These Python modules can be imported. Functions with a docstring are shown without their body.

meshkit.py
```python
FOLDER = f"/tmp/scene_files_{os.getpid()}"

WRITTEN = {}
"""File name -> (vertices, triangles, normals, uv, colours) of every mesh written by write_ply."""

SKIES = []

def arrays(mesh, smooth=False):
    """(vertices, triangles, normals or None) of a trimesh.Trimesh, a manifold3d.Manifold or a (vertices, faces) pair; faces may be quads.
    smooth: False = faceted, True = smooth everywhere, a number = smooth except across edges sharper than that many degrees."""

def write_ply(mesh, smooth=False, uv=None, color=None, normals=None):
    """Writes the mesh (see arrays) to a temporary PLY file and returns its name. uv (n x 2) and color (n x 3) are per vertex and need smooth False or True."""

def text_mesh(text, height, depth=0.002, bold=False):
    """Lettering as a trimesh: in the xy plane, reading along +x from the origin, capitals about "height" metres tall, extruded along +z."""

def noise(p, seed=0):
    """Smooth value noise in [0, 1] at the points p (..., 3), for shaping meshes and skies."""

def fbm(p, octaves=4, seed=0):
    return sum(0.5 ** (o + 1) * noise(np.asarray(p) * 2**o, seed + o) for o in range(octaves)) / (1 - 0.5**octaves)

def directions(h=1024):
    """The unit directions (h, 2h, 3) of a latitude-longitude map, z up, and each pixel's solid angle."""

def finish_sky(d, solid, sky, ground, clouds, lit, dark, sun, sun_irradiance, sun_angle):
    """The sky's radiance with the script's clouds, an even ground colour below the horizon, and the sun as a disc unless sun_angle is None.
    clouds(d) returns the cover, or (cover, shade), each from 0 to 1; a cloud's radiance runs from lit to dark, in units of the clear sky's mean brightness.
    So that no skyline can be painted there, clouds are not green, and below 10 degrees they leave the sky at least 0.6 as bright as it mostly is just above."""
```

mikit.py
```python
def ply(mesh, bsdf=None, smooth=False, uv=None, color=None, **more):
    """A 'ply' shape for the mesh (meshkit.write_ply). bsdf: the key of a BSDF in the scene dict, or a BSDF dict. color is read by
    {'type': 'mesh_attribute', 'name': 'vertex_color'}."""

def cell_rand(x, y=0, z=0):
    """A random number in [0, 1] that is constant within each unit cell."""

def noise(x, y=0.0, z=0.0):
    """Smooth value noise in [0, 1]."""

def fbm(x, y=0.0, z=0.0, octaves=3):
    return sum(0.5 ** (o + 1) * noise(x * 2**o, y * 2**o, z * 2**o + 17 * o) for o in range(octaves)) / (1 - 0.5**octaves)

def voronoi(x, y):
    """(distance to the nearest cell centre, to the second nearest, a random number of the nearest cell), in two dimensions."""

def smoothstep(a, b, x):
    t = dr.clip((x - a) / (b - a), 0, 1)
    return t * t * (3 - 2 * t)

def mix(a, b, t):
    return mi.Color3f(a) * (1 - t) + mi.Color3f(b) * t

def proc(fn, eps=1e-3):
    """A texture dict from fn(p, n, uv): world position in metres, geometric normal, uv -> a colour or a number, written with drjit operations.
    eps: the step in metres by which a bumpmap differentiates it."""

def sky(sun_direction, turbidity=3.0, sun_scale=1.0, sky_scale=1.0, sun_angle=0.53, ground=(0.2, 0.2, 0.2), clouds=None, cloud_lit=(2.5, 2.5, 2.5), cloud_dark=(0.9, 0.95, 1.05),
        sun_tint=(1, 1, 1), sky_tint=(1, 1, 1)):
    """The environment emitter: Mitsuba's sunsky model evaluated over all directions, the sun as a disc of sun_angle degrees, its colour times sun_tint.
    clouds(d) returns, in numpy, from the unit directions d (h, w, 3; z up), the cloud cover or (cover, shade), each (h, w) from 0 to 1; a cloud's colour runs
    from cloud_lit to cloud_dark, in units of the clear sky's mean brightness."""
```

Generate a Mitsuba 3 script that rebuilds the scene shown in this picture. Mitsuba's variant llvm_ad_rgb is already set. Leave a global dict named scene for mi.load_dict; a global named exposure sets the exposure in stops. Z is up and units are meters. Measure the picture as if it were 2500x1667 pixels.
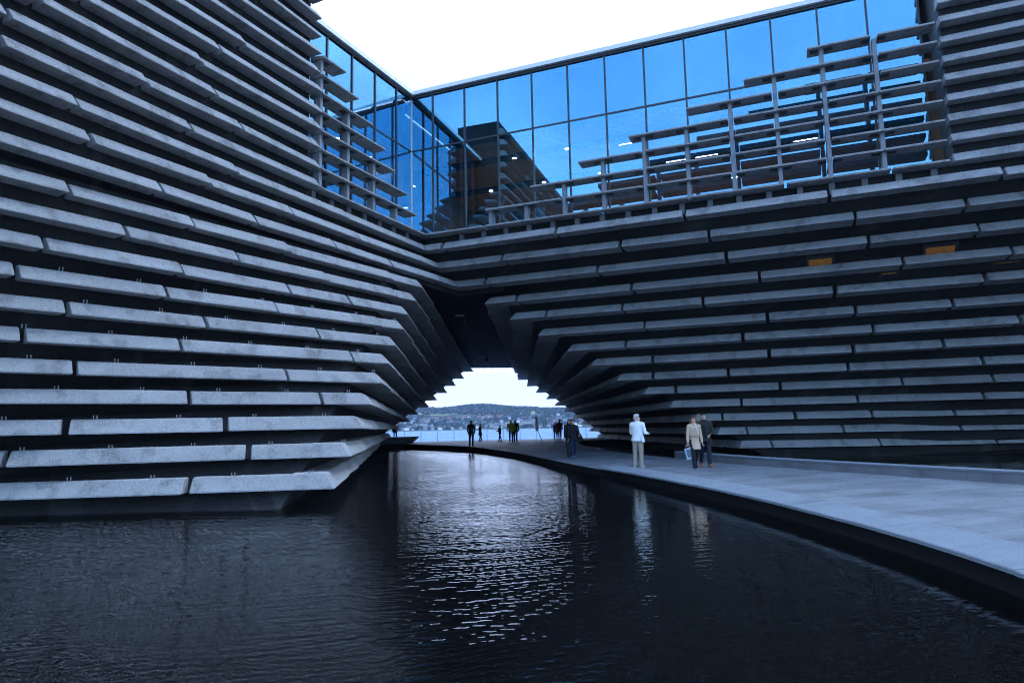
import math, random
import numpy as np
import trimesh
import manifold3d as m3
import drjit as dr
import mitsuba as mi
import mikit, meshkit
from mikit import proc, noise, fbm, cell_rand, smoothstep, mix

T = mi.ScalarTransform4f
rng = np.random.default_rng(7)
random.seed(7)
scene, labels = {"type": "scene"}, {}

# ------------------------------------------------------------------ camera, sky, exposure
EYE = np.array([0.0, 0.0, 1.70])
TILT, ROLL, FOCAL = math.atan(209.5 / 1667), 0.021, 1667 / 2500
_fwd = np.array([0, math.cos(TILT), math.sin(TILT)])
_up0 = np.array([0, -math.sin(TILT), math.cos(TILT)])
_up = math.sin(ROLL) * np.array([1.0, 0, 0]) + math.cos(ROLL) * _up0
scene["camera"] = {"type": "perspective", "fov": math.degrees(2 * math.atan(0.5 / FOCAL)), "fov_axis": "x", "near_clip": 0.1, "far_clip": 9000.0,
                   "to_world": T().look_at(origin=EYE.tolist(), target=(EYE + _fwd).tolist(), up=_up.tolist())}


def clouds(d):
    q = d / (np.abs(d[..., 2:]) + 0.35)
    n = meshkit.fbm(q * 1.6 + 3.1, 5, seed=4)
    fine = meshkit.fbm(q * 4.3 + 9.7, 4, seed=9)
    cover = np.clip(0.86 + 0.72 * (d[..., 1] + 0.10) + 1.5 * (n - 0.5), 0, 1)   # broken cloud, clearing towards the north behind the camera
    low = np.clip(1 - d[..., 2] / 0.20, 0, 1)                                     # a darker bank of cloud low over the river
    shade = np.clip(0.40 + 3.4 * (fine - 0.5) + 0.7 * low, 0, 1)
    return cover, shade


scene["sky"] = mikit.sky([0.62, 0.06, 0.78], turbidity=3.0, sun_scale=0.19, sun_angle=16.0, clouds=clouds, cloud_lit=(1.24, 1.62, 2.42), cloud_dark=(0.72, 0.93, 1.42),
                         sky_tint=(1.85, 2.5, 2.85), sun_tint=(0.55, 0.82, 1.25), ground=(0.08, 0.09, 0.1))
exposure = 2.55

# ------------------------------------------------------------------ helpers
count = {}


def key_for(name):
    n = count.get(name, 0)
    count[name] = n + 1
    return name if n == 0 else f"{name}_{n:03d}"


def put(name, mesh, bsdf, smooth=False, parent=None, **more):
    key = key_for(f"{parent}__{name}" if parent else name)
    scene[key] = mikit.ply(mesh, bsdf, smooth=smooth, **more)
    return key


def thing(name, label, category, group=None):
    key = key_for(name)
    labels[key] = {"label": label, "category": category}
    if group:
        labels[key]["group"] = group
    return key


def struct(name, mesh, bsdf, **kw):
    k = put(name, mesh, bsdf, **kw)
    labels[k] = {"kind": "structure"}
    return k


def tm(v, f):
    return trimesh.Trimesh(np.asarray(v, float), np.asarray(f, int), process=False)


def cat(ms):
    return trimesh.util.concatenate([m for m in ms])


def quad(*pts):
    return tm(pts, [[0, 1, 2], [0, 2, 3]])


def box(c, size, rotz=0.0, chamfer=0.0):
    if chamfer > 0:
        sx, sy, sz = np.asarray(size) / 2
        pts = []
        for a in (-1, 1):
            for b in (-1, 1):
                for d in (-1, 1):
                    pts += [[a * (sx - chamfer), b * (sy - chamfer), d * sz], [a * (sx - chamfer), b * sy, d * (sz - chamfer)], [a * sx, b * (sy - chamfer), d * (sz - chamfer)]]
        m = trimesh.convex.convex_hull(np.array(pts))
    else:
        m = trimesh.creation.box(size)
    m.apply_transform(trimesh.transformations.rotation_matrix(rotz, [0, 0, 1]))
    m.apply_translation(c)
    return m


def prism(poly, z0, z1):
    """Closed prism over a plan polygon."""
    import shapely.geometry as sg
    import shapely
    g = sg.Polygon(poly)
    m = trimesh.creation.extrude_polygon(shapely.geometry.polygon.orient(g), z1 - z0, engine="earcut")
    m.apply_translation([0, 0, z0])
    return m


def flat(poly, z, down=False):
    import shapely.geometry as sg
    v, f = trimesh.creation.triangulate_polygon(sg.Polygon(poly), engine="earcut")
    v = np.column_stack([v, np.full(len(v), z)])
    n = np.cross(v[f[0, 1]] - v[f[0, 0]], v[f[0, 2]] - v[f[0, 0]])[2]
    if (n > 0) == down:
        f = f[:, ::-1]
    return tm(v, f)


def normals2(P):
    d = np.diff(P, axis=0)
    d /= np.linalg.norm(d, axis=1, keepdims=True)
    return np.column_stack([d[:, 1], -d[:, 0]])


class Line:
    """A plan polyline with arc length measured from vertex number `zero`; the outward side is to the right of travel."""

    def __init__(self, pts, zero, depth=None):
        self.P = np.asarray(pts, float)
        self.depth = depth or [0.45] * (len(self.P) - 1)             # how far the wall stands behind the tips, per segment
        self.n = normals2(self.P)
        seg = np.linalg.norm(np.diff(self.P, axis=0), axis=1)
        self.s = np.concatenate([[0], np.cumsum(seg)])
        self.s -= self.s[zero]
        m = [self.n[0]]
        for a, b in zip(self.n[:-1], self.n[1:]):
            m.append((a + b) / (1 + a @ b))
        m.append(self.n[-1])
        self.m = np.array(m)
        b = [-self.n[0] * self.depth[0]]
        for i in range(len(self.n) - 1):
            b.append(np.linalg.solve(np.array([self.n[i], self.n[i + 1]]), [-self.depth[i], -self.depth[i + 1]]))
        b.append(-self.n[-1] * self.depth[-1])
        self.b = np.array(b)

    def wall(self):
        return self.P + self.b

    def seg(self, s):
        return int(np.clip(np.searchsorted(self.s, s, side="right") - 1, 0, len(self.n) - 1))

    def at(self, s):
        i = int(np.clip(np.searchsorted(self.s, s, side="right") - 1, 0, len(self.n) - 1))
        t = (s - self.s[i]) / (self.s[i + 1] - self.s[i])
        return self.P[i] * (1 - t) + self.P[i + 1] * t, self.n[i]

    def offset(self, o):
        return self.P + self.m * o


def sweep(line, s0, s1, z, profile, o0=0.0, o1=0.0, bevel=0.02, mitre0=None, mitre1=None, dz=0.0, back=()):
    """A solid of the cross-section `profile` [(outward, up), ...] along the line from s0 to s1, its ends chamfered."""
    prof = np.asarray(profile, float)
    c = prof.mean(0)
    small = prof + (c - prof) / np.linalg.norm(c - prof, axis=1, keepdims=True) * bevel * 1.2
    st = [(s0, small, mitre0), (s0 + bevel, prof, mitre0)]
    st += [(s, prof, "v%d" % i) for i, s in enumerate(line.s) if s0 + bevel * 2 < s < s1 - bevel * 2]
    st += [(s1 - bevel, prof, mitre1), (s1, small, mitre1)]
    V = []
    for s, pr, how in st:
        if isinstance(how, str):
            i = int(how[1:])
            p, n, bk = line.P[i], line.m[i], line.b[i]
        else:
            p, n = line.at(s)
            bk = -n * line.depth[line.seg(s)]
            if how is not None:
                n, bk = how, line.b[1]
        t = (s - s0) / (s1 - s0)
        o = o0 + (o1 - o0) * t
        q = p[None] + n[None] * (pr[:, :1] + o)
        for r_ in back:
            q[r_] = p + bk * 0.99
        V.append(np.column_stack([q, pr[:, 1] + z + dz * t]))
    k, m = len(prof), len(st)
    V = np.vstack(V)
    Fa = []
    for a in range(m - 1):
        for b in range(k):
            i, j = a * k + b, a * k + (b + 1) % k
            Fa += [[i, j, j + k], [i, j + k, i + k]]
    for b in range(1, k - 1):
        Fa += [[0, b + 1, b], [(m - 1) * k, (m - 1) * k + b, (m - 1) * k + b + 1]]
    mesh = tm(V, Fa)
    if mesh.volume < 0:
        mesh.invert()
    return mesh


# ------------------------------------------------------------------ materials
def principled(color, rough=0.8, spec=0.3, bump=None, **kw):
    b = {"type": "principled", "base_color": color if isinstance(color, dict) else {"type": "rgb", "value": list(color)}, "roughness": rough, "specular": spec, **kw}
    if bump is not None:
        b = {"type": "bumpmap", "arbitrary": bump[0], "scale": bump[1], "bsdf": b}
    return {"type": "twosided", "bsdf": b}


def stone_col(p, n, uv):
    g = cell_rand(p.x * 75, p.y * 75, p.z * 75)
    h = noise(p.x * 40, p.y * 40, p.z * 40)
    big = fbm(p.x * 0.9, p.y * 0.9, p.z * 2.2, 4)
    stain = smoothstep(0.52, 0.72, fbm(p.x * 3.1 + 5, p.y * 3.1, p.z * 1.3, 3))
    v = 0.265 + 0.12 * (g - 0.5) + 0.11 * (h - 0.5) + 0.12 * (big - 0.5) - 0.07 * stain
    return mi.Color3f(v * 1.0, v * 1.0, v * 1.01)


scene["stone"] = principled(proc(stone_col), 0.9, 0.12)


def wall_col(p, n, uv):
    big = fbm(p.x * 0.5, p.y * 0.5, p.z * 0.9, 4)
    streak = smoothstep(0.58, 0.85, noise(p.x * 3.3 + p.y * 2.7, p.x * 0.4, p.z * 0.35)) * smoothstep(0.45, 0.7, noise(p.x * 0.7, p.y * 0.7, p.z * 0.5))
    v = 0.027 + 0.024 * (big - 0.5) + 0.016 * streak + 0.012 * (noise(p.x * 20, p.y * 20, p.z * 20) - 0.5)
    return mi.Color3f(v, v, v * 1.04)


scene["dark_concrete"] = principled(proc(wall_col), 0.8, 0.1)
scene["grey_metal"] = principled((0.21, 0.215, 0.23), 0.5, 0.4)
scene["bracket_steel"] = principled((0.11, 0.112, 0.12), 0.5, 0.4)
scene["dark_metal"] = principled((0.035, 0.037, 0.042), 0.45, 0.5)
scene["pale_metal"] = principled((0.55, 0.57, 0.6), 0.4, 0.5)
scene["white_metal"] = principled((0.75, 0.77, 0.8), 0.4, 0.5)
scene["steel"] = {"type": "twosided", "bsdf": {"type": "roughconductor", "material": "Cr", "alpha": 0.25}}
scene["zinc"] = principled((0.06, 0.062, 0.068), 0.5, 0.3)
scene["black_paint"] = principled((0.02, 0.02, 0.022), 0.5, 0.4)
scene["pane_glass"] = {"type": "thindielectric", "int_ior": 3.7, "specular_reflectance": {"type": "rgb", "value": [0.28, 0.73, 1.0]}, "specular_transmittance": {"type": "rgb", "value": [0.55, 0.72, 0.85]}}


def timber_col(p, n, uv):
    g = fbm(p.x * 1.2 + p.y * 0.6, p.y * 9.0 - p.x * 6.0, p.z * 2, 3)
    return mix((0.20, 0.085, 0.022), (0.42, 0.20, 0.06), g)


scene["timber"] = principled(proc(timber_col), 0.5, 0.4)
scene["plaster"] = principled((0.16, 0.16, 0.17), 0.8)
scene["floor_grey"] = principled((0.45, 0.40, 0.32), 0.6)
scene["lamp_glow"] = principled((0.8, 0.8, 0.8), 0.5)


def paving_col(p, n, uv):
    a = 0.42
    u, v = p.x * math.cos(a) + p.y * math.sin(a), -p.x * math.sin(a) + p.y * math.cos(a)
    row = dr.floor(v / 0.45)
    uu = u / 1.35 + cell_rand(row, 3) * 1.0
    tone = cell_rand(row, dr.floor(uu), 5)
    fu, fv = uu - dr.floor(uu), v / 0.45 - row
    joint = dr.maximum(smoothstep(0.012, 0.004, dr.minimum(fu, 1 - fu)), smoothstep(0.03, 0.010, dr.minimum(fv, 1 - fv)))
    wear = fbm(p.x * 0.8, p.y * 0.8, 2.0, 4)
    streak = fbm(u * 0.5, v * 3.0, 1.0, 3)
    grit = noise(p.x * 60, p.y * 60)
    val = 0.165 * (0.86 + 0.24 * tone + 0.5 * (wear - 0.5) + 0.42 * (streak - 0.5) + 0.22 * (grit - 0.5)) * (1 - 0.45 * joint)
    return mi.Color3f(val * 0.88, val, val * 1.13)


def coping_col(p, n, uv):
    v = 0.195 * (0.85 + 0.35 * (fbm(p.x * 2.2, p.y * 2.2, p.z * 2, 4)) + 0.3 * (noise(p.x * 70, p.y * 70, p.z * 70) - 0.5) - 0.12 * smoothstep(0.6, 0.75, fbm(p.x * 1.1 + 7, p.y * 1.1, 0, 3)))
    return mi.Color3f(v * 0.84, v, v * 1.16)


scene["paving"] = principled(proc(paving_col), 0.55, 0.4)
scene["coping_stone"] = principled(proc(coping_col), 0.6, 0.35)
scene["wall_stone"] = principled(proc(lambda p, n, uv: mi.Color3f(0.155, 0.16, 0.175) * (0.7 + 0.7 * fbm(p.x * 1.7, p.y * 1.7, p.z * 3.0, 4))), 0.6, 0.35)
scene["basin"] = {"type": "diffuse", "reflectance": {"type": "rgb", "value": [0.006, 0.0065, 0.007]}}
scene["wet_stone"] = principled((0.012, 0.013, 0.015), 0.7, 0.12)


def ripples(p, n, uv):
    """Wind ripples: a few short wave trains, their crests bent and broken by noise, calmer in the lee of the path."""
    w1, w2 = noise(p.x * 0.55, p.y * 0.7, 4.0), noise(p.x * 1.3 + 5, p.y * 1.7, 9.0)
    h = mi.Float(0)
    for lam, ang, slope, seed in ((0.62, 0.06, 0.014, 14.0), (0.22, 0.30, 0.034, 0.0), (0.15, 0.14, 0.042, 3.0), (0.115, 0.40, 0.046, 6.0), (0.085, -0.20, 0.044, 8.0), (0.068, 0.70, 0.032, 11.0)):
        d = -p.x * math.sin(ang) + p.y * math.cos(ang)
        along = p.x * math.cos(ang) + p.y * math.sin(ang)
        ph = d * (2 * math.pi / lam) + (0.30 / lam) * (2.4 * w1 + 1.3 * w2)
        amp = 0.25 + 0.7 * smoothstep(0.1, 0.9, noise(along * 0.9 / (lam * 5) + seed, d / (lam * 4), seed))
        h += slope * lam / (2 * math.pi) * amp * dr.sin(ph)
    lee = smoothstep(4.6, 0.2, p.x - 0.12 * dr.maximum(p.y - 12.0, 0.0))
    patch = 0.65 + 0.6 * noise(p.x * 0.3 + 2, p.y * 0.22, 3.0)
    swell = 0.005 * (noise(p.x * 1.1, p.y * 1.9, 7.5) - 0.5) + 0.0022 * (noise(p.x * 2.6, p.y * 4.4, 2.5) - 0.5)
    return h * patch * (0.28 + 0.92 * lee) + swell


scene["pool_water"] = {"type": "bumpmap", "arbitrary": proc(ripples, eps=6e-3), "scale": 1.0, "bsdf": {"type": "dielectric", "int_ior": 1.33, "ext_ior": 1.0}}


def estuary(p, n, uv):
    return 0.5 * (noise(p.x * 0.25, p.y * 0.5, 1.0) - 0.5) + 0.25 * (noise(p.x * 0.9, p.y * 1.8, 2.0) - 0.5)


scene["river_water"] = {"type": "twosided", "bsdf": {"type": "bumpmap", "arbitrary": proc(estuary, eps=0.05), "scale": 1.0, "bsdf": {
    "type": "principled", "base_color": {"type": "rgb", "value": [0.10, 0.21, 0.40]}, "roughness": 0.45, "specular": 0.25}}}


def land_col(p, n, uv):
    a = fbm(p.x * 0.012, p.y * 0.012, 0, 4)
    base = mix((0.018, 0.032, 0.026), (0.045, 0.062, 0.036), a)
    field = smoothstep(0.50, 0.53, noise(p.x * 0.006 + 1.7, p.y * 0.010)) * smoothstep(50.0, 53.0, p.z) * smoothstep(66.0, 63.0, p.z)
    return base * (1 - field) + mi.Color3f(0.20, 0.21, 0.08) * field


scene["land"] = principled(proc(land_col), 0.9, 0.1)
scene["foliage"] = principled(proc(lambda p, n, uv: mix((0.010, 0.022, 0.018), (0.030, 0.045, 0.026), noise(p.x * 0.05, p.y * 0.05, p.z * 0.2))), 0.9, 0.1)
scene["ground_grey"] = principled((0.09, 0.095, 0.10), 0.8)

# ------------------------------------------------------------------ rows of stone: height and plan of every course
PITCH = 0.68


def zrow(k):
    return 1.75 + PITCH * k


LEFT = {8: ((-10.70, 13.80), (-3.44, 26.25), (-3.88, 66.8)), 7: ((-10.73, 13.90), (-3.56, 25.45), (-4.81, 66.8)), 6: ((-10.76, 14.0), (-3.77, 24.5), (-5.62, 66.8)),
        5: ((-10.85, 14.2), (-3.74, 23.5), (-6.47, 66.8)), 4: ((-10.92, 14.35), (-3.86, 22.6), (-7.47, 66.8)), 3: ((-10.98, 14.5), (-3.92, 21.6), (-8.24, 66.8)),
        2: ((-11.0, 14.6), (-3.93, 20.6), (-9.24, 66.8)), 1: ((-11.03, 14.7), (-4.03, 19.4), (-10.04, 66.8)), 0: ((-11.02, 14.75), (-3.99, 18.2), (-11.04, 66.8)),
        -1: ((-11.01, 14.8), (-4.02, 17.0), (-11.95, 66.8)), -2: ((-10.96, 14.8), (-4.13, 15.9), (-12.8, 66.8))}
RIGHT = {8: ((0.27, 70), (-1.17, 30.1), (17.43, 22.66)), 7: ((0.55, 70), (-0.05, 30.4), (17.98, 23.5)), 6: ((1.43, 70), (1.19, 31.0), (18.57, 24.4)),
         5: ((2.32, 70), (2.57, 31.4), (19.01, 25.1)), 4: ((3.31, 70), (3.71, 31.7), (19.45, 25.8)), 3: ((4.21, 70), (4.94, 32.2), (19.96, 26.6)),
         2: ((5.05, 70), (6.25, 32.5), (20.63, 27.6)), 1: ((5.9, 70), (7.47, 32.6), (21.3, 28.6)), 0: ((6.78, 70), (8.55, 32.6), (22.04, 29.7)),
         -1: ((7.57, 70), (9.64, 32.6), (22.78, 30.8)), -2: ((8.35, 70), (10.63, 32.6), (23.59, 32.0))}
RDZ = {k: max(0.0, (3 - k)) * 0.022 for k in range(-3, 13)}
VALLEY = {9: (-2.33, 29.53), 10: (-3.05, 28.75)}
V0 = np.array([-3.6, 28.34])
uL = np.array([0.42428, 0.90553])
uR = np.array([0.92717, -0.37464])
nL = np.array([uL[1], -uL[0]])
nR = np.array([uR[1], -uR[0]])


DR = {9: 0.85, 10: 0.85}


def extend(a, b, dist):
    a, b = np.asarray(a, float), np.asarray(b, float)
    return b + (b - a) / np.linalg.norm(b - a) * dist


def left_line(k):
    if k >= 9:
        V = np.array(VALLEY.get(k, V0))
        d = uL if k >= 11 else V - np.array([-10.61, 13.5] if k == 10 else [-10.62, 13.62])
        d = d / np.linalg.norm(d)
        return Line([V - d * 30, V, V + uR * 30], 1, [0.45, DR.get(k, 0.6)])
    a, c, e = LEFT[k]
    return Line([extend(c, a, 9.0), c, e], 1, [0.45, 1.0])


def right_line(k):
    if k >= 9:
        V = np.array(VALLEY.get(k, V0))
        d = uR if k >= 11 else (np.array([16.38, 21.04]) - V if k == 10 else np.array([16.86, 21.78]) - V)
        d = d / np.linalg.norm(d)
        return Line([V - uL * 30, V, V + d * 32], 1, [0.45, DR.get(k, 0.6)])
    e, c, a = RIGHT[k]
    return Line([e, c, extend(c, a, 10.0)], 1, [1.05, 0.95])


LEFT_CUTS = {19: [10.36], 18: [11.64], 17: [9.93, 13.38], 16: [10.89, 14.83], 15: [11.45, 14.74], 14: [10.91, 15.77], 13: [10.0, 13.06], 12: [11.67, 16.46], 11: [5.1, 10.06, 14.8],
             10: [0.96, 5.26, 8.6, 11.68, 15.0], 9: [1.18, 4.57, 7.77, 11.07, 14.22], 8: [1.8, 6.59, 9.85, 12.99], 7: [1.1, 4.41, 7.75, 10.92], 6: [2.71, 5.15, 8.53, 11.73], 5: [1.06, 4.98, 8.15, 11.4],
             4: [2.94, 6.35, 9.57], 3: [1.28, 6.27, 9.6], 2: [2.92, 7.88], 1: [1.39, 4.69, 9.6], 0: [3.37, 6.68], -1: [2.38, 7.3], -2: [3.2]}
RIGHT_CUTS = {11: [0.71, 5.79, 10.79, 15.68, 20.66], 10: [2.84, 7.85, 11.2, 16.11], 9: [1.23, 6.27, 11.32, 16.18], 8: [1.42, 6.56, 11.56, 16.46], 7: [1.65, 5.05, 8.39, 13.31, 18.2],
              6: [4.85, 9.86, 13.13, 16.42], 5: [2.68, 7.7, 12.63, 17.52], 4: [2.77, 7.74, 11.0, 14.19], 3: [1.62, 4.98, 9.85, 14.7], 2: [1.41, 6.03, 10.87], 1: [3.22, 8.13, 12.99],
              0: [1.3, 4.56, 7.8, 11.15], -1: [1.36, 5.66, 10.71], -2: [1.54, 6.54, 11.81]}
PANEL = [(0, 0), (0, 0.03), (-0.03, 0.075), (-0.225, 0.315), (-0.27, 0.335), (-0.445, 0.345), (-0.445, 0.0)]
PLANK = [(0, 0), (0, 0.05), (-0.03, 0.075), (-0.60, 0.18), (-0.64, 0.16), (-0.64, 0.0)]
GAP = 0.07


def far_cuts(start, end):
    out, s = [], start
    while s < end:
        s += random.choice((3.3, 3.3, 4.9))
        out.append(s)
    return out


wing_a = thing("museum_wing", "left museum wing of stacked pale concrete slabs, its base standing in the dark pool", "building")
wing_b = thing("museum_wing", "right museum wing with tall blue glazing behind a stepped open screen of planks", "building")


def row_panels(wing, line, cuts, k, lo, hi, dz=0.0, skip_vertex=False):
    """Panels between consecutive cuts; cuts are arc lengths along the line."""
    st = sorted([lo] + [c for c in cuts if lo < c < hi] + [hi])
    for a, b in zip(st[:-1], st[1:]):
        if b - a < 0.25:
            continue
        w = random.uniform(0.025, 0.07)
        g0 = 0 if (a == lo) else GAP * random.uniform(0.7, 1.3)
        g1 = 0 if (b == hi) else GAP * random.uniform(0.7, 1.3)
        sign = 1 if random.random() < 0.75 else -0.4
        m0 = line.m[1] if abs(a) < 1e-6 else None
        m1 = line.m[1] if abs(b) < 1e-6 else None
        if m0 is not None:
            a, g0 = 0.0, 0.012
        if m1 is not None:
            b, g1 = 0.0, 0.012
        o = (0, 0) if (m0 is not None or m1 is not None) else (-w * sign, w * sign)
        put("panel", sweep(line, a + g0, b - g1, zrow(k) + dz + random.uniform(-0.008, 0.008), PANEL, o[0], o[1], mitre0=m0, mitre1=m1, back=(5, 6)), "stone", parent=wing)


# left wing courses
for k in range(-2, 26):
    ln = left_line(k)
    front = [-c for c in LEFT_CUTS.get(k, [])]
    if k <= 8:
        lo = ln.s[0] + 0.1
        s = min(front) if front else 0
        while s - 3.4 > lo:
            s -= random.choice((3.3, 4.9))
            front.append(s)
        row_panels(wing_a, ln, front + far_cuts(random.uniform(0.4, 1.6), ln.s[2] - 1.5), k, lo, ln.s[2])
    else:
        lo = -24.0
        hi = 0.0 if k <= 11 else -6.62 + random.uniform(-0.12, 0.12)
        if k >= 20:
            hi = -6.62
        s = min(front) if front else hi
        if not front:
            s = hi - random.uniform(1.5, 4.5)
            front.append(s)
        while s - 3.0 > lo:
            s -= random.choice((3.3, 4.9))
            front.append(s)
        row_panels(wing_a, ln, front, k, lo, hi)
# right wing courses
for k in range(-2, 25):
    ln = right_line(k)
    front = list(RIGHT_CUTS.get(k, []))
    if k <= 8:
        hi = ln.s[2] - 0.1
        s = max(front)
        while s + 3.0 < hi:
            s += random.choice((3.3, 4.9))
            front.append(s)
        back, s = [], 0.0
        s = -random.uniform(1.5, 3.5)
        while s > ln.s[0] + 1.5:
            back.append(s)
            s -= random.choice((3.3, 3.3, 4.9))
        row_panels(wing_b, ln, front + back, k, ln.s[0], hi, RDZ[k])
    elif k <= 11:
        s = max(front)
        while s + 3.0 < 30:
            s += random.choice((3.3, 4.9))
            front.append(s)
        row_panels(wing_b, ln, front, k, 0.0, 30.0)
    else:
        lo = 19.36 + random.uniform(-0.02, 0.02)
        front = [lo + random.uniform(3.5, 4.9)]
        while front[-1] + 3 < 30:
            front.append(front[-1] + random.choice((3.3, 4.9)))
        row_panels(wing_b, ln, front, k, lo, 30.0)


# dark concrete shells behind the courses
def shell(lines, zs, off=-0.45):
    V, n = [], None
    for ln, z in zip(lines, zs):
        q = ln.wall()
        n = len(q)
        V.append(np.column_stack([q, np.full(n, z)]))
    Fa = []
    for a in range(len(zs) - 1):
        for b in range(n - 1):
            i = a * n + b
            Fa += [[i, i + 1, i + n + 1], [i, i + n + 1, i + n]]
    return tm(np.vstack(V), Fa)


def blend(k0, k1, t, table):
    return [np.array(a) * (1 - t) + np.array(b) * t for a, b in zip(table[k0], table[k1])]


CEIL = 7.66


def lower_shell(table, left):
    ks = [-2.75] + list(range(-2, 9)) + [8.69]
    lines, zs = [], []
    for k in ks:
        if k == -2.75:
            a = blend(-2, -1, -0.75, table)
        elif k == 8.69:
            a = blend(7, 8, 1.69, table)
        else:
            a = [np.array(q) for q in table[k]]
        pts = [extend(a[1], a[0], 9.0), a[1], a[2]] if left else [a[0], a[1], extend(a[1], a[2], 10.0)]
        lines.append(Line(pts, 1, [0.45, 1.0] if left else [1.05, 0.95]))
        zs.append(zrow(k))
    zs[-1] = CEIL
    return lines, zs


lla, lza = lower_shell(LEFT, True)
llb, lzb = lower_shell(RIGHT, False)
put("wall", shell(lla, lza), "dark_concrete", parent=wing_a)
put("wall", shell(llb, lzb), "dark_concrete", parent=wing_b)
up_ks = [9, 10, 11, 12]
upz = [zrow(9), zrow(10), zrow(11), 9.93]
qa = [left_line(k).wall() for k in up_ks]
qb = [right_line(k).wall() for k in up_ks]


def on(p, q, d):
    return p + (q - p) / np.linalg.norm(q - p) * d


lc, rc = lla[-1].wall(), llb[-1].wall()
ma, mb = on(qa[0][1], qa[0][0], 4.4), on(qb[0][1], qb[0][2], 2.2)
put("wall", cat([quad([*qa[i][0], upz[i]], [*qa[i][1], upz[i]], [*qa[i + 1][1], upz[i + 1]], [*qa[i + 1][0], upz[i + 1]]) for i in range(3)] + [
    quad([*lc[0], CEIL], [*lc[1], CEIL], [*ma, upz[0]], [*qa[0][0], upz[0]]), quad([*ma, CEIL - 0.01], [*qa[0][1], CEIL - 0.01], [*qa[0][1], upz[0]], [*ma, upz[0]]), tm([[*lc[1], CEIL], [*ma, CEIL - 0.01], [*ma, upz[0]]], [[0, 1, 2]])]), "dark_concrete", parent=wing_a)
put("wall", cat([quad([*qb[i][1], upz[i]], [*qb[i][2], upz[i]], [*qb[i + 1][2], upz[i + 1]], [*qb[i + 1][1], upz[i + 1]]) for i in range(3)] + [
    quad([*rc[1], CEIL], [*rc[2], CEIL], [*qb[0][2], upz[0]], [*mb, upz[0]]), quad([*qa[0][1], CEIL - 0.01], [*mb, CEIL - 0.01], [*mb, upz[0]], [*qa[0][1], upz[0]]), tm([[*mb, CEIL - 0.01], [*rc[1], CEIL], [*mb, upz[0]]], [[0, 1, 2]])]), "dark_concrete", parent=wing_b)
# soffit of the passage


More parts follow.
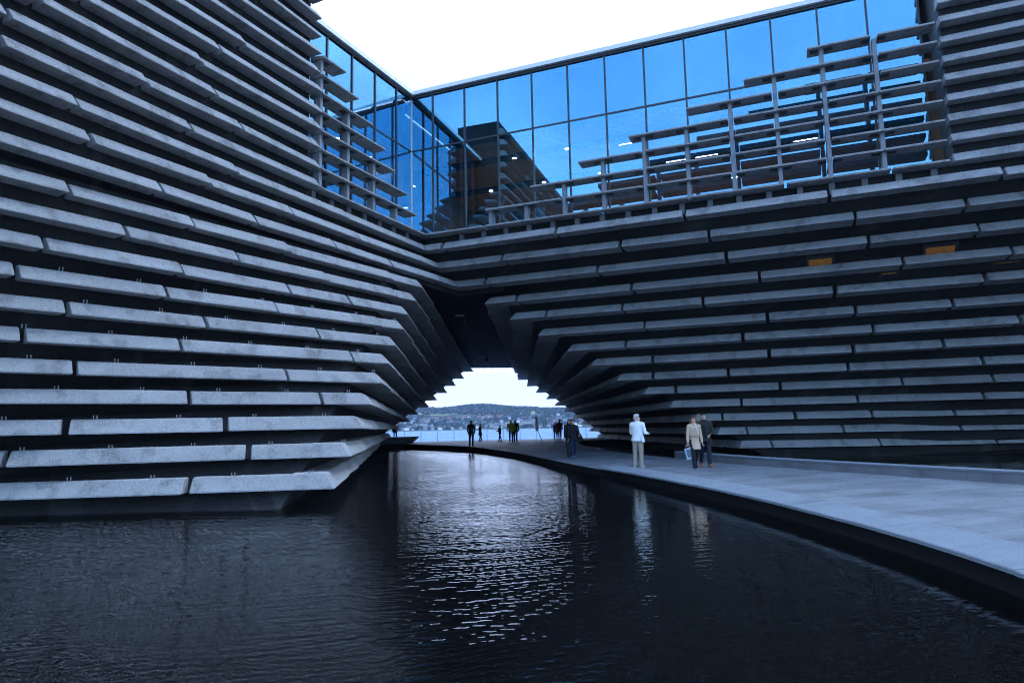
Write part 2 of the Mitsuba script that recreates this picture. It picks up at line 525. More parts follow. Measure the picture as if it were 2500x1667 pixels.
def soffit_col(p, n, uv):
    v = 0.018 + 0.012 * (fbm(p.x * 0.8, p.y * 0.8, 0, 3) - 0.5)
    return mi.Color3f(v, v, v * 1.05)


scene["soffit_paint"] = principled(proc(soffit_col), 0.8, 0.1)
x_l, x_r = -14.0, 8.0
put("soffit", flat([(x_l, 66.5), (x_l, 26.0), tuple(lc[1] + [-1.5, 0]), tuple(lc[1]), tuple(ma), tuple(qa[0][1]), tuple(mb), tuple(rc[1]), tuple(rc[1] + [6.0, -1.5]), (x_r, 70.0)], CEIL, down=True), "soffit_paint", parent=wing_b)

# solid upper blocks at either side of the glazing, behind their panels
G0 = V0 + np.linalg.solve(np.array([nL, nR]), [-1.85, -1.85])   # corner of the two glass walls


def Lp(s, d=0.0, base=V0):
    return base + uL * s - nL * d


def Rp(s, d=0.0, base=V0):
    return base + uR * s - nR * d


ZTOP = 19.6
put("wall", prism([Lp(-24, 0.45), Lp(-6.72, 0.45), Lp(-6.72, 3.2), Lp(-24, 3.2)], 9.93, ZTOP), "dark_concrete", parent=wing_a)
put("wall", prism([Rp(19.46, 0.45), Rp(30, 0.45), Rp(30, 3.2), Rp(19.46, 3.2)], 9.93, 18.4), "dark_concrete", parent=wing_b)
put("cheek_panel", prism([Rp(19.40, 0.47), Rp(19.455, 0.47), Rp(19.455, 3.0), Rp(19.40, 3.0)], 9.94, 18.3), "zinc", parent=wing_b)

# ---- glazing
ZS, ZT, ZR = 9.95, 14.62, 17.22
LB = [0.0, -1.25, -2.85, -4.42, -5.97, -7.55, -9.15]
RB = [0.0, 1.14] + [1.14 + 1.645 * i for i in range(1, 13)]


def slab(base, u, n, s0, s1, d0, d1, z0, z1):
    c = base + u * (s0 + s1) / 2 - n * (d0 + d1) / 2
    return box([*c, (z0 + z1) / 2], [abs(s1 - s0), abs(d1 - d0), abs(z1 - z0)], math.atan2(u[1], u[0]))


def glazing(wing, u, n, bays):
    sgn = 1 if bays[-1] > 0 else -1
    for a, b in zip(bays[:-1], bays[1:]):
        a2, b2 = a + sgn * 0.035, b - sgn * 0.035
        for z0, z1 in ((ZS + 0.04, ZT - 0.035), (ZT + 0.035, ZR - 0.03)):
            tip = [random.uniform(-0.004, 0.004) for _ in range(3)]
            P = [G0 + u * a2, G0 + u * b2]
            q = [[*(P[0] - n * tip[0]), z0], [*(P[1] - n * tip[1]), z0], [*(P[1] - n * (tip[1] + tip[2])), z1], [*(P[0] - n * (tip[0] + tip[2])), z1]]
            put("window_pane", quad(*q) if sgn > 0 else quad(q[1], q[0], q[3], q[2]), "pane_glass", parent=wing)
        put("transom", slab(G0, u, n, a2, b2, -0.03, 0.10, ZT - 0.033, ZT + 0.033), "dark_metal", parent=wing)
    for b in bays[1:]:
        put("mullion", slab(G0, u, n, b - 0.033, b + 0.033, -0.05, 0.16, ZS, ZR), "dark_metal", parent=wing)
    a, b = (0.0, bays[-1]) if sgn > 0 else (bays[-1], 0.0)
    put("roof_edge", slab(G0, u, n, a + (0.0 if sgn > 0 else 0), b, -0.22, 0.5, ZR + 0.085, ZR + 0.27), "white_metal", parent=wing)
    put("gutter", slab(G0, u, n, a, b, -0.08, 0.3, ZR - 0.03, ZR + 0.085), "dark_metal", parent=wing)
    put("sill", slab(G0, u, n, a, b, -0.10, 0.2, ZS - 0.12, ZS + 0.04), "dark_metal", parent=wing)


glazing(wing_a, uL, nL, LB)
glazing(wing_b, uR, nR, RB)
put("corner_post", slab(G0, uR, nR, -0.04, 0.04, -0.06, 0.05, ZS, ZR + 0.05), "pale_metal", parent=wing_b)
# sill ledge between wall head and glass
put("ledge", flat([qa[-1][1], qa[-1][1] - uL * 24, qa[-1][1] - uL * 24 - nL * 2.2, G0 - nL * 0.3 - nR * 0.3, qa[-1][1] + uR * 24 - nR * 2.2, qa[-1][1] + uR * 24], 9.925), "dark_concrete", parent=wing_b)

# ---- hall behind the glass
def hall(wing, u, n, s0, s1, depth, dz, strips, closed):
    P = lambda s, d: tuple(G0 + u * s - n * d)
    put("hall_floor", flat([P(s0, 0.25), P(s1, 0.25), P(s1, depth), P(s0, depth)], 9.96 + dz), "floor_grey", parent=wing)
    ce = []
    zc = 14.40 + dz
    put("hall_ceiling", prism([P(s0, 0.35), P(s1, 0.35), P(s1, depth), P(s0, depth)], zc, zc + 0.12), "timber", parent=wing)
    for d in strips:
        put("ceiling_beam", slab(G0, u, n, s0 + 0.1, s1 - 0.1, d - 0.28, d + 0.28, zc - 0.10, zc - 0.004), "black_paint", parent=wing)
    put("hall_wall", prism([P(s0, depth), P(s1, depth), P(s1, depth + 0.2), P(s0, depth + 0.2)], 9.97 + dz, zc - 0.01), "timber", parent=wing)
    e0, e1 = s0 - 0.1, s1 + 0.1
    put("hall_wall", cat([prism([P(a, 0.36), P(b, 0.36), P(b, depth + 0.2), P(a, depth + 0.2)], 9.97 + dz, ZR - 0.03) for a, b in ((e0 - 0.2, e0), (e1, e1 + 0.2))] + [prism([P(s0, depth + 0.02), P(s1, depth + 0.02), P(s1, depth + 0.2), P(s0, depth + 0.2)], zc + 0.13, ZR - 0.03)]), "plaster", parent=wing) if closed else None
    put("roof", prism([P(s0, 0.32), P(s1, 0.32), P(s1, depth + 0.3), P(s0, depth + 0.3)], ZR - 0.02 + dz, ZR + 0.08 + dz), "plaster", parent=wing)
    return zc


zc_b = hall(wing_b, uR, nR, -1.0, 24.0, 16.0, 0.0, [2.0, 5.6, 9.2, 12.8], True)
zc_a = hall(wing_a, uL, nL, -16.0, -0.3, 9.0, 0.02, [1.6, 4.6, 7.4], True)
put("hall_wall", slab(G0, uR, nR, 24.0, 24.2, 0.3, 16, 9.97, 17.2), "plaster", parent=wing_b)


def glow(mesh, parent, name, rgb):
    k = put(name, mesh, "lamp_glow", parent=parent)
    scene[k]["emitter"] = {"type": "area", "radiance": {"type": "rgb", "value": list(rgb)}}
    return k


def disc(c, r, n=14):
    a = np.arange(n) * 2 * np.pi / n
    v = np.column_stack([c[0] + r * np.cos(a), c[1] + r * np.sin(a), np.full(n, c[2])])
    v = np.vstack([v, [c]])
    return tm(v, [[(i + 1) % n, i, n] for i in range(n)])


for s, d in ((4.4, 2.0), (7.0, 2.0), (1.6, 5.6), (4.6, 5.6), (7.6, 5.6), (2.0, 9.2), (5.2, 9.2), (8.6, 9.2), (2.0, 12.8), (5.2, 12.8), (8.6, 12.8), (12.0, 12.8), (14.5, 12.8)):
    c = G0 + uR * s - nR * d
    glow(disc([*c, zc_b - 0.112], 0.10), wing_b, "downlight", (42, 39, 32))
for s, d in ((-1.0, 1.6), (-3.4, 1.6), (-5.2, 4.6)):
    c = G0 + uL * s - nL * d
    glow(disc([*c, zc_a - 0.112], 0.10), wing_a, "downlight", (42, 39, 32))
for s0, s1, d in ((9.3, 10.6, 2.6), (10.9, 11.8, 5.6), (12.3, 13.3, 5.6), (11.4, 14.2, 9.2), (14.8, 16.0, 9.2), (16.6, 17.6, 5.6)):
    P = [G0 + uR * a - nR * b for a, b in ((s0, d - 0.04), (s1, d - 0.04), (s1, d + 0.04), (s0, d + 0.04))]
    z = zc_b - 0.112
    glow(quad([*P[0], z], [*P[3], z], [*P[2], z], [*P[1], z]) if True else None, wing_b, "strip_light", (12, 12, 11))

# ---- open screens of planks in front of the glass
rline = Line([V0 - uL * 30, V0, V0 + uR * 30], 1)
RPOSTS = [(2.95, 13), (4.53, 13), (6.16, 14), (7.77, 15), (9.40, 16), (11.0, 16), (12.61, 17), (14.17, 18), (15.77, 19), (17.42, 19)]
RSTART = {13: 2.80, 14: 4.80, 15: 6.83, 16: 8.87, 17: 11.09 - 0.9, 18: 13.15, 19: 15.32}
RSTART[17] = 11.09


def plank(wing, ln, a, b, k, m0=None, m1=None, dz=0.0):
    put("plank", sweep(ln, a, b, zrow(k) + dz, PLANK, random.uniform(-0.012, 0.012), random.uniform(-0.012, 0.012), bevel=0.012, mitre0=m0, mitre1=m1), "stone", parent=wing)


mv = rline.m[1]
cuts12 = [2.72, 6.03, 7.65, 9.35, 11.0, 12.6, 14.3, 15.85, 17.61, 19.25]
prev = 0.012
for i, c in enumerate(cuts12):
    plank(wing_b, rline, prev, c - (0.012 if i % 2 else 0.05), 12, m0=mv if i == 0 else None)
    prev = c + (0.012 if i % 2 else 0.05)
for k, s0 in RSTART.items():
    posts = [s for s, top in RPOSTS if top >= k - 0 and s > s0 + 0.3 and s < 19]
    cuts = [s for s in posts]
    prev = s0
    for i, c in enumerate(cuts):
        wide = (i + k) % 2 == 0
        if i == 0 and not (k in (17,)):
            wide = False
        g = 0.11 if wide else 0.010
        plank(wing_b, rline, prev, c - g, k)
        prev = c + g
    plank(wing_b, rline, prev, 19.22, k)
for s, top in RPOSTS:
    c = V0 + uR * s - nR * 0.33
    put("post", box([*c, (9.9 + zrow(top)) / 2 - 0.002], [0.14, 0.30, zrow(top) - 9.9], math.atan2(uR[1], uR[0]), 0.012), "grey_metal", parent=wing_b)
for s, top in RPOSTS:
    for k in range(13, top + 1):
        for e in (-0.24, 0.24):
            if RSTART[k] < s + e - 0.15 and s + e < 19:
                c = V0 + uR * (s + e) - nR * 0.27
                put("fixing_plate", box([*c, zrow(k) - 0.008], [0.26, 0.24, 0.014], math.atan2(uR[1], uR[0])), "dark_metal", parent=wing_b)
for i in range(18):
    s = 1.5 + i * 1.02
    c = V0 + uR * s - nR * 0.50
    put("bracket", box([*c, 9.66], [0.20, 0.19, 0.44], math.atan2(uR[1], uR[0]), 0.008), "bracket_steel", parent=wing_b)

LPOSTS = [(-6.39, 19), (-4.90, 17), (-3.35, 15), (-1.85, 13)]
LEND = {19: -5.3, 18: -4.54, 17: -3.68, 16: -2.82, 15: -2.23, 14: -1.29, 13: -0.59, 12: -0.012}
for k, e in LEND.items():
    prev = -6.5
    for i, (s, top) in enumerate([q for q in LPOSTS if q[0] > -6.4 and q[0] < e - 0.3]):
        if (i + k) % 2:
            continue
        plank(wing_a, rline, prev, s + 0.02, k)
        prev = s + 0.06
    plank(wing_a, rline, prev, e, k, m1=mv if k == 12 else None)
for s, top in LPOSTS:
    c = V0 + uL * s - nL * 0.33
    put("post", box([*c, (9.9 + zrow(top)) / 2 - 0.002], [0.14, 0.30, zrow(top) - 9.9], math.atan2(uL[1], uL[0]), 0.012), "grey_metal", parent=wing_a)
for s, top in LPOSTS:
    for k in range(13, top + 1):
        for e in (-0.24, 0.24):
            if s + e < LEND[k] - 0.15 and s + e > -6.45:
                c = V0 + uL * (s + e) - nL * 0.27
                put("fixing_plate", box([*c, zrow(k) - 0.008], [0.26, 0.24, 0.014], math.atan2(uL[1], uL[0])), "dark_metal", parent=wing_a)
for i in range(7):
    c = V0 - uL * (0.8 + 0.95 * i) - nL * 0.405
    put("bracket", box([*c, 9.66], [0.20, 0.085, 0.44], math.atan2(uL[1], uL[0]), 0.008), "bracket_steel", parent=wing_a)

# fixings standing on the courses
clips_a, clips_b = [], []
for k in range(-2, 6):
    ln = left_line(k)
    for s in np.arange(-13.0, -0.6, 1.72) + (k % 3) * 0.4:
        p, n = ln.at(s)
        for e in (-0.035, 0.035):
            d = np.array([-n[1], n[0]])
            clips_a.append(box([*(p - n * 0.30 + d * e), zrow(k) + 0.375], [0.016, 0.02, 0.10], math.atan2(d[1], d[0])))
    ln = right_line(k)
    for s in np.arange(0.8, 22.0, 1.65) + (k % 3) * 0.4:
        p, n = ln.at(s)
        for e in (-0.09, 0.09):
            d = np.array([-n[1], n[0]])
            clips_b.append(box([*(p - n * 0.36 + d * e), zrow(k) + RDZ[k] + 0.36], [0.05, 0.04, 0.08], math.atan2(d[1], d[0])))
k1 = put("fixing", cat(clips_a), "grey_metal", parent=wing_a)
k2 = put("fixing", cat(clips_b), "zinc", parent=wing_b)
labels[k1] = {"kind": "stuff"}
labels[k2] = {"kind": "stuff"}


# small lit windows between the courses of the right wing
def slot_window(k, s0, s1, z0, h):
    """A window in the shell: frame, recess back of timber lit from within."""
    a = np.array(RIGHT[k][1]); b = np.array(RIGHT[k][2])
    a2 = np.array(RIGHT[k + 1][1]) if k < 8 else np.array(VALLEY[9])
    b2 = np.array(RIGHT[k + 1][2]) if k < 8 else np.array([16.86, 21.78])
    u = (b - a) / np.linalg.norm(b - a)
    n = np.array([u[1], -u[0]])

    def pt(s, z, o):
        t = (z - zrow(k)) / PITCH
        f_ = np.linalg.norm(b2 - a2) / np.linalg.norm(b - a)
        u2 = (b2 - a2) / np.linalg.norm(b2 - a2)
        base = (a + u * s) * (1 - t) + (a2 + u2 * (s - (a2 - a) @ u)) * t
        return [*(base - n * ((0.95 if k < 8 else 0.95 - 0.10 * t) - o)), z]
    za, zb = z0, z0 + h
    w = put("slot_window", quad(pt(s0, za, 0.03), pt(s1, za, 0.03), pt(s1, zb, 0.03), pt(s0, zb, 0.03)), "timber", parent=wing_b)
    scene[w]["emitter"] = {"type": "area", "radiance": mikit.proc(lambda p, n_, uv: mi.Color3f(0.115, 0.042, 0.006) * (0.55 + 0.9 * fbm(p.x * 2.5, p.y * 2.5, p.z * 1.5, 2)))} if False else {"type": "area", "radiance": {"type": "rgb", "value": [0.008, 0.0027, 0.0004]}}
    f = 0.10
    bars = []
    for (p0, p1, q0, q1) in ((s0 - f, s0, za, zb), (s1, s1 + f, za, zb), (s0 - f, s1 + f, zb, zb + f)):
        m = cat([quad(pt(p0, q0, 0.07), pt(p1, q0, 0.07), pt(p1, q1, 0.07), pt(p0, q1, 0.07)), quad(pt(p0, q0, 0.07), pt(p0, q1, 0.07), pt(p0, q1, 0.0), pt(p0, q0, 0.0)), quad(pt(p1, q0, 0.07), pt(p1, q0, 0.0), pt(p1, q1, 0.0), pt(p1, q1, 0.07))])
        bars.append(m)
    put("frame", cat(bars), "dark_metal", parent=w)


for k_, s0_, s1_ in ((8, 13.35, 14.15), (8, 17.2, 18.1), (7, 14.95, 15.4), (7, 18.5, 19.2)):
    slot_window(k_, s0_, s1_, zrow(k_) + (0.31 if k_ == 8 else 0.40), 0.22)

# two fittings under the soffit
for i, (x, y) in enumerate(((-2.4, 34.6), (-2.1, 55.0))):
    t = thing("soffit_lamp", ("dark spotlight hung under the passage ceiling near its front opening", "dark spotlight hung under the passage ceiling near its far end")[i], "lamp")
    put("stem", box([x, y, CEIL - 0.16], [0.07, 0.07, 0.30]), "black_paint", parent=t)
    put("head", cat([trimesh.creation.cylinder(0.11, 0.34, sections=16, transform=trimesh.transformations.translation_matrix([x, y, CEIL - 0.50]))]), "black_paint", smooth=40, parent=t)
    put("arm", box([x - 0.25, y, CEIL - 0.22], [0.45, 0.035, 0.035]), "pale_metal", parent=t)

# ------------------------------------------------------------------ ground, pools, path
def zpath(y):
    return 0.22 + 0.006 * max(0.0, y - 23.0)


struct("ground", flat([(-3000, -3000), (3000, -3000), (3000, 68.5), (-3000, 68.5)], -0.75), "ground_grey")
struct("quay", quad([-400, 69.5, -0.74], [400, 69.5, -0.74], [400, 69.5, -6], [-400, 69.5, -6]), "dark_concrete")
struct("pool_floor", flat([(-40, -26.5), (40, -26.5), (40, 62), (-40, 62)], -0.45), "basin")
struct("plaza", prism([(-60, -90), (60, -90), (60, -26.5), (-60, -26.5)], -0.7, 0.15), "paving")

EDGE = [(-9.6, 61.0), (-8.3, 58.5), (-6.2, 55.5), (-3.5, 50.5), (-1.3, 43.5), (0.2, 37.5), (1.35, 31.5), (2.2, 26.8), (2.9, 23.6)]
COPE = [(2.9, 23.6), (3.3, 21.8), (3.95, 18.2), (4.45, 14.8), (4.68, 12.3), (4.78, 10.2), (4.78, 8.2), (4.62, 6.2), (4.35, 4.2), (3.9, 2.0), (3.3, 0.0), (2.3, -3.4), (0.4, -8.0), (-2.4, -13.0), (-6.2, -19.0), (-11.0, -26.4)]
RWALL = [(6.85, 29.6), (7.35, 27.4), (8.0, 24.9), (8.65, 22.8), (9.25, 20.9), (9.85, 19.1), (10.4, 17.5), (10.85, 16.3), (11.24, 15.3), (11.9, 13.4), (12.6, 11.3), (13.3, 9.2), (14.0, 7.0)]
REDGE = [(5.2, 60.5), (4.85, 50.0), (5.0, 41.0), (5.4, 36.6), (6.05, 33.0), (6.85, 29.6)]


def spline(P, step):
    from scipy.interpolate import CubicSpline
    P = np.asarray(P, float)
    s = np.concatenate([[0], np.cumsum(np.linalg.norm(np.diff(P, axis=0), axis=1))])
    c = CubicSpline(s, P)
    n = max(2, int(round(s[-1] / step)))
    return c(np.linspace(0, s[-1], n + 1))


edge = spline(EDGE, 0.9)
cope = spline([(x + 0.1, y) for x, y in COPE], 0.45)
rwall = spline(RWALL, 0.6)
redge = spline(REDGE, 1.0)
outline = np.vstack([edge, cope[1:], [[16.0, -26.4], [15.5, -4.0], [14.5, 5.0]], rwall[::-1], redge[::-1][1:], [[12.0, 61.2], [12.0, 69.3], [-40, 69.3], [-40, 61.3], [-13.5, 61.2]]])
import shapely.geometry as sg
poly = sg.Polygon(outline).buffer(0)
# top of the path as strips in y so that it can rise towards the river
tops = []
pv, pf = trimesh.creation.triangulate_polygon(poly, engine="earcut")
pv = np.column_stack([pv, [zpath(y) for y in pv[:, 1]]])
nz = np.cross(pv[pf[:, 1]] - pv[pf[:, 0]], pv[pf[:, 2]] - pv[pf[:, 0]])[:, 2]
pf[nz < 0] = pf[nz < 0][:, ::-1]
ring = np.asarray(poly.exterior.coords)[:-1]
if not sg.polygon.LinearRing(ring).is_ccw:
    ring = ring[::-1]
nr = len(ring)
sv = np.vstack([np.column_stack([ring, [zpath(y) for y in ring[:, 1]]]), np.column_stack([ring, np.full(nr, -0.7)])])
sf = []
for i in range(nr):
    j = (i + 1) % nr
    sf += [[i, i + nr, j + nr], [i, j + nr, j]]
path = struct("path", tm(pv, pf), "paving")
put("edge_wall", tm(sv, sf), "wet_stone", parent=path)

# coping stones along the near edge of the path: each a stone of its own, its top sloping to the water
cope_n = normals2(cope)
cope_n = np.vstack([cope_n[:1], (cope_n[:-1] + cope_n[1:]) / 2, cope_n[-1:]])   # towards the water
if cope_n[0][0] > 0:
    cope_n = -cope_n
i = 0
while i < len(cope) - 3:
    j = min(i + 2, len(cope) - 1)
    P = cope[i:j + 1]
    nn = cope_n[i:j + 1]
    ln = Line(P, 0)
    z = 0.0
    prof = [(0.10, 0.226), (0.10, 0.265), (0.085, 0.278), (-0.57, 0.345), (-0.60, 0.335), (-0.60, 0.226)]
    V = []
    for q, n in zip(P, nn):
        V.append([[*(q + n * o), h] for o, h in prof])
    V = np.array(V)
    d0 = (P[1] - P[0]) / np.linalg.norm(P[1] - P[0])
    V[0, :, :2] += d0 * 0.003
    V[-1, :, :2] -= d0 * 0.003
    V[:, :, 2] += random.uniform(-0.003, 0.003)
    m_, k_ = V.shape[:2]
    Fa = []
    for a in range(m_ - 1):
        for b in range(k_):
            p0, p1 = a * k_ + b, a * k_ + (b + 1) % k_
            Fa += [[p0, p1, p1 + k_], [p0, p1 + k_, p0 + k_]]
    for b in range(1, k_ - 1):
        Fa += [[0, b + 1, b], [(m_ - 1) * k_, (m_ - 1) * k_ + b, (m_ - 1) * k_ + b + 1]]
    mesh = tm(V.reshape(-1, 3), Fa)
    if mesh.volume < 0:
        mesh.invert()
    put("coping_stone", mesh, "coping_stone", parent=path)
    i = j

# low wall along the far side of the path
lw = thing("low_wall", "low grey stone wall along the far side of the path, below the right museum wing", "wall")
lwl = Line(rwall, 0)
s = 0.0
while s < lwl.s[-1] - 0.5:
    e = min(s + 0.62, lwl.s[-1])
    hz = zpath(lwl.at(s)[0][1])
    put("block", sweep(lwl, s + 0.003, e - 0.003, hz - 0.3, [(0, 0), (0, 0.53), (-0.34, 0.53), (-0.34, 0)], bevel=0.004), "wall_stone", parent=lw)
    s = e
s = 0.0
while s < lwl.s[-1] - 0.5:
    e = min(s + 1.24, lwl.s[-1])
    hz = zpath(lwl.at(s)[0][1])
    put("capstone", sweep(lwl, s + 0.003, e - 0.003, hz + 0.231, [(0.025, 0), (0.025, 0.045), (-0.36, 0.055), (-0.36, 0)], bevel=0.006), "coping_stone", parent=lw)
    s = e

# pool water: one sheet to either side of the path
left_pool = sg.Polygon([(-40, -26.45), (-40, 40), (-20, 61.1), (-13.5, 61.15)] + [tuple(q) for q in edge] + [tuple(q) for q in cope[1:]]).buffer(0)
right_pool = sg.Polygon([tuple(q) for q in redge] + [tuple(q) for q in rwall[1:]] + [(36, 7.0), (36, 40), (30, 60.4)]).buffer(0)


def sheet(poly, z):
    v, f = trimesh.creation.triangulate_polygon(poly, engine="earcut")
    v = np.column_stack([v, np.full(len(v), z)])
    nz = np.cross(v[f[:, 1]] - v[f[:, 0]], v[f[:, 2]] - v[f[:, 0]])[:, 2]
    f[nz < 0] = f[nz < 0][:, ::-1]
    return tm(v, f)


struct("water", sheet(left_pool.buffer(-0.002), 0.0), "pool_water")
struct("water", sheet(right_pool.buffer(-0.002), 0.0), "pool_water")

# railing at the river
rail = thing("railing", "slender steel railing with a flat top rail at the river edge, seen through the passage", "railing")
YR = 67.6
zr = zpath(YR)
put("top_rail", box([-1.5, YR, zr + 1.05], [30, 0.09, 0.035]), "pale_metal", parent=rail)
for x in np.arange(-15.6, 13.0, 1.62):
    put("post", box([x, YR + 0.045, zr + 0.515], [0.04, 0.05, 1.03]), "grey_metal", parent=rail)
wires = [box([-1.5, YR + 0.02, zr + h], [29.6, 0.008, 0.008]) for h in (0.14, 0.28, 0.42, 0.56, 0.70, 0.84)]
for wmesh in wires:
    put("wire", wmesh, "grey_metal", parent=rail)

# concrete bench block on the ledge, information panel
bench = thing("concrete_bench", "low dark concrete bench with a slanted end beyond the far left corner of the pool", "bench")
bv = np.array([[-16.0, 62.4, 0.46], [-9.35, 62.4, 0.46], [-9.35, 63.6, 0.46], [-16.0, 63.6, 0.46], [-16.2, 62.2, 1.0], [-8.75, 62.2, 1.0], [-8.75, 63.8, 1.0], [-16.2, 63.8, 1.0]])
put("block", trimesh.convex.convex_hull(bv), "wall_stone", parent=bench)
put("seat_slab", box([-12.45, 63.0, 1.03], [7.35, 1.5, 0.05], 0, 0.01), "wall_stone", parent=bench)

sign = thing("information_panel", "tall thin kinked information panel standing near the river railing", "sign")
prof = [(0.50, 0.0), (0.56, 0.0), (0.16, 1.02), (0.05, 2.16), (0.0, 2.16), (0.10, 1.02)]
x0, y0 = 1.95, 61.2
zz = zpath(y0)
v = [[x0 + a, y0 + d, zz + b] for d in (0, 0.12) for a, b in prof]
fs = []
for i in range(6):
    j = (i + 1) % 6
    fs += [[i, j, j + 6], [i, j + 6, i + 6]]
for tri in ([0, 1, 2], [0, 2, 5], [5, 2, 3], [5, 3, 4]):
    fs += [[tri[0], tri[2], tri[1]], [tri[0] + 6, tri[1] + 6, tri[2] + 6]]
put("leg", tm(v, fs), "black_paint", parent=sign)
put("board", box([x0 + 0.13, y0 + 0.62, zz + 1.5], [0.05, 0.98, 1.25], math.radians(-16), 0.008), "pale_metal", parent=sign)


# ------------------------------------------------------------------ people
def ball(p, r, seg=14):
    return m3.Manifold.sphere(r, seg).translate([float(q) for q in p])


def egg(p, rx, ry, rz, seg=16):
    return m3.Manifold.sphere(1.0, seg).scale([rx, ry, rz]).translate([float(q) for q in p])


def hull(*b):
    return m3.Manifold.batch_hull(list(b))


def limb(pts, rad, seg=12):
    out = []
    for (p, r), (q, t) in zip(zip(pts[:-1], rad[:-1]), zip(pts[1:], rad[1:])):
        out.append(hull(ball(p, r, seg), ball(q, t, seg)))
    return out


def union(ms):
    return m3.Manifold.batch_boolean(ms, m3.OpType.Add)


def finish(m, fine):
    if fine:
        m = m.refine_to_length(fine)
    q = m.to_mesh()
    t = trimesh.Trimesh(q.vert_properties[:, :3], q.tri_verts, process=True)
    if fine:
        trimesh.smoothing.filter_taubin(t, lamb=0.5, nu=0.53, iterations=6)
    return t


def cloth_noise(c, amt=0.35):
    c = np.array(c)
    return proc(lambda p, n, uv: mi.Color3f(*[float(q) for q in c]) * (1 - amt / 2 + amt * fbm(p.x * 9, p.y * 9, p.z * 7, 3)))


SKIN, HAIR = (0.55, 0.33, 0.25), (0.03, 0.022, 0.018)
cloth_keys = {}


def cloth(c, rough=0.85):
    c = tuple(round(q, 4) for q in c)
    if c not in cloth_keys:
        k = "cloth_%d" % len(cloth_keys)
        scene[k] = principled(c, rough, 0.2)
        cloth_keys[c] = k
    return cloth_keys[c]


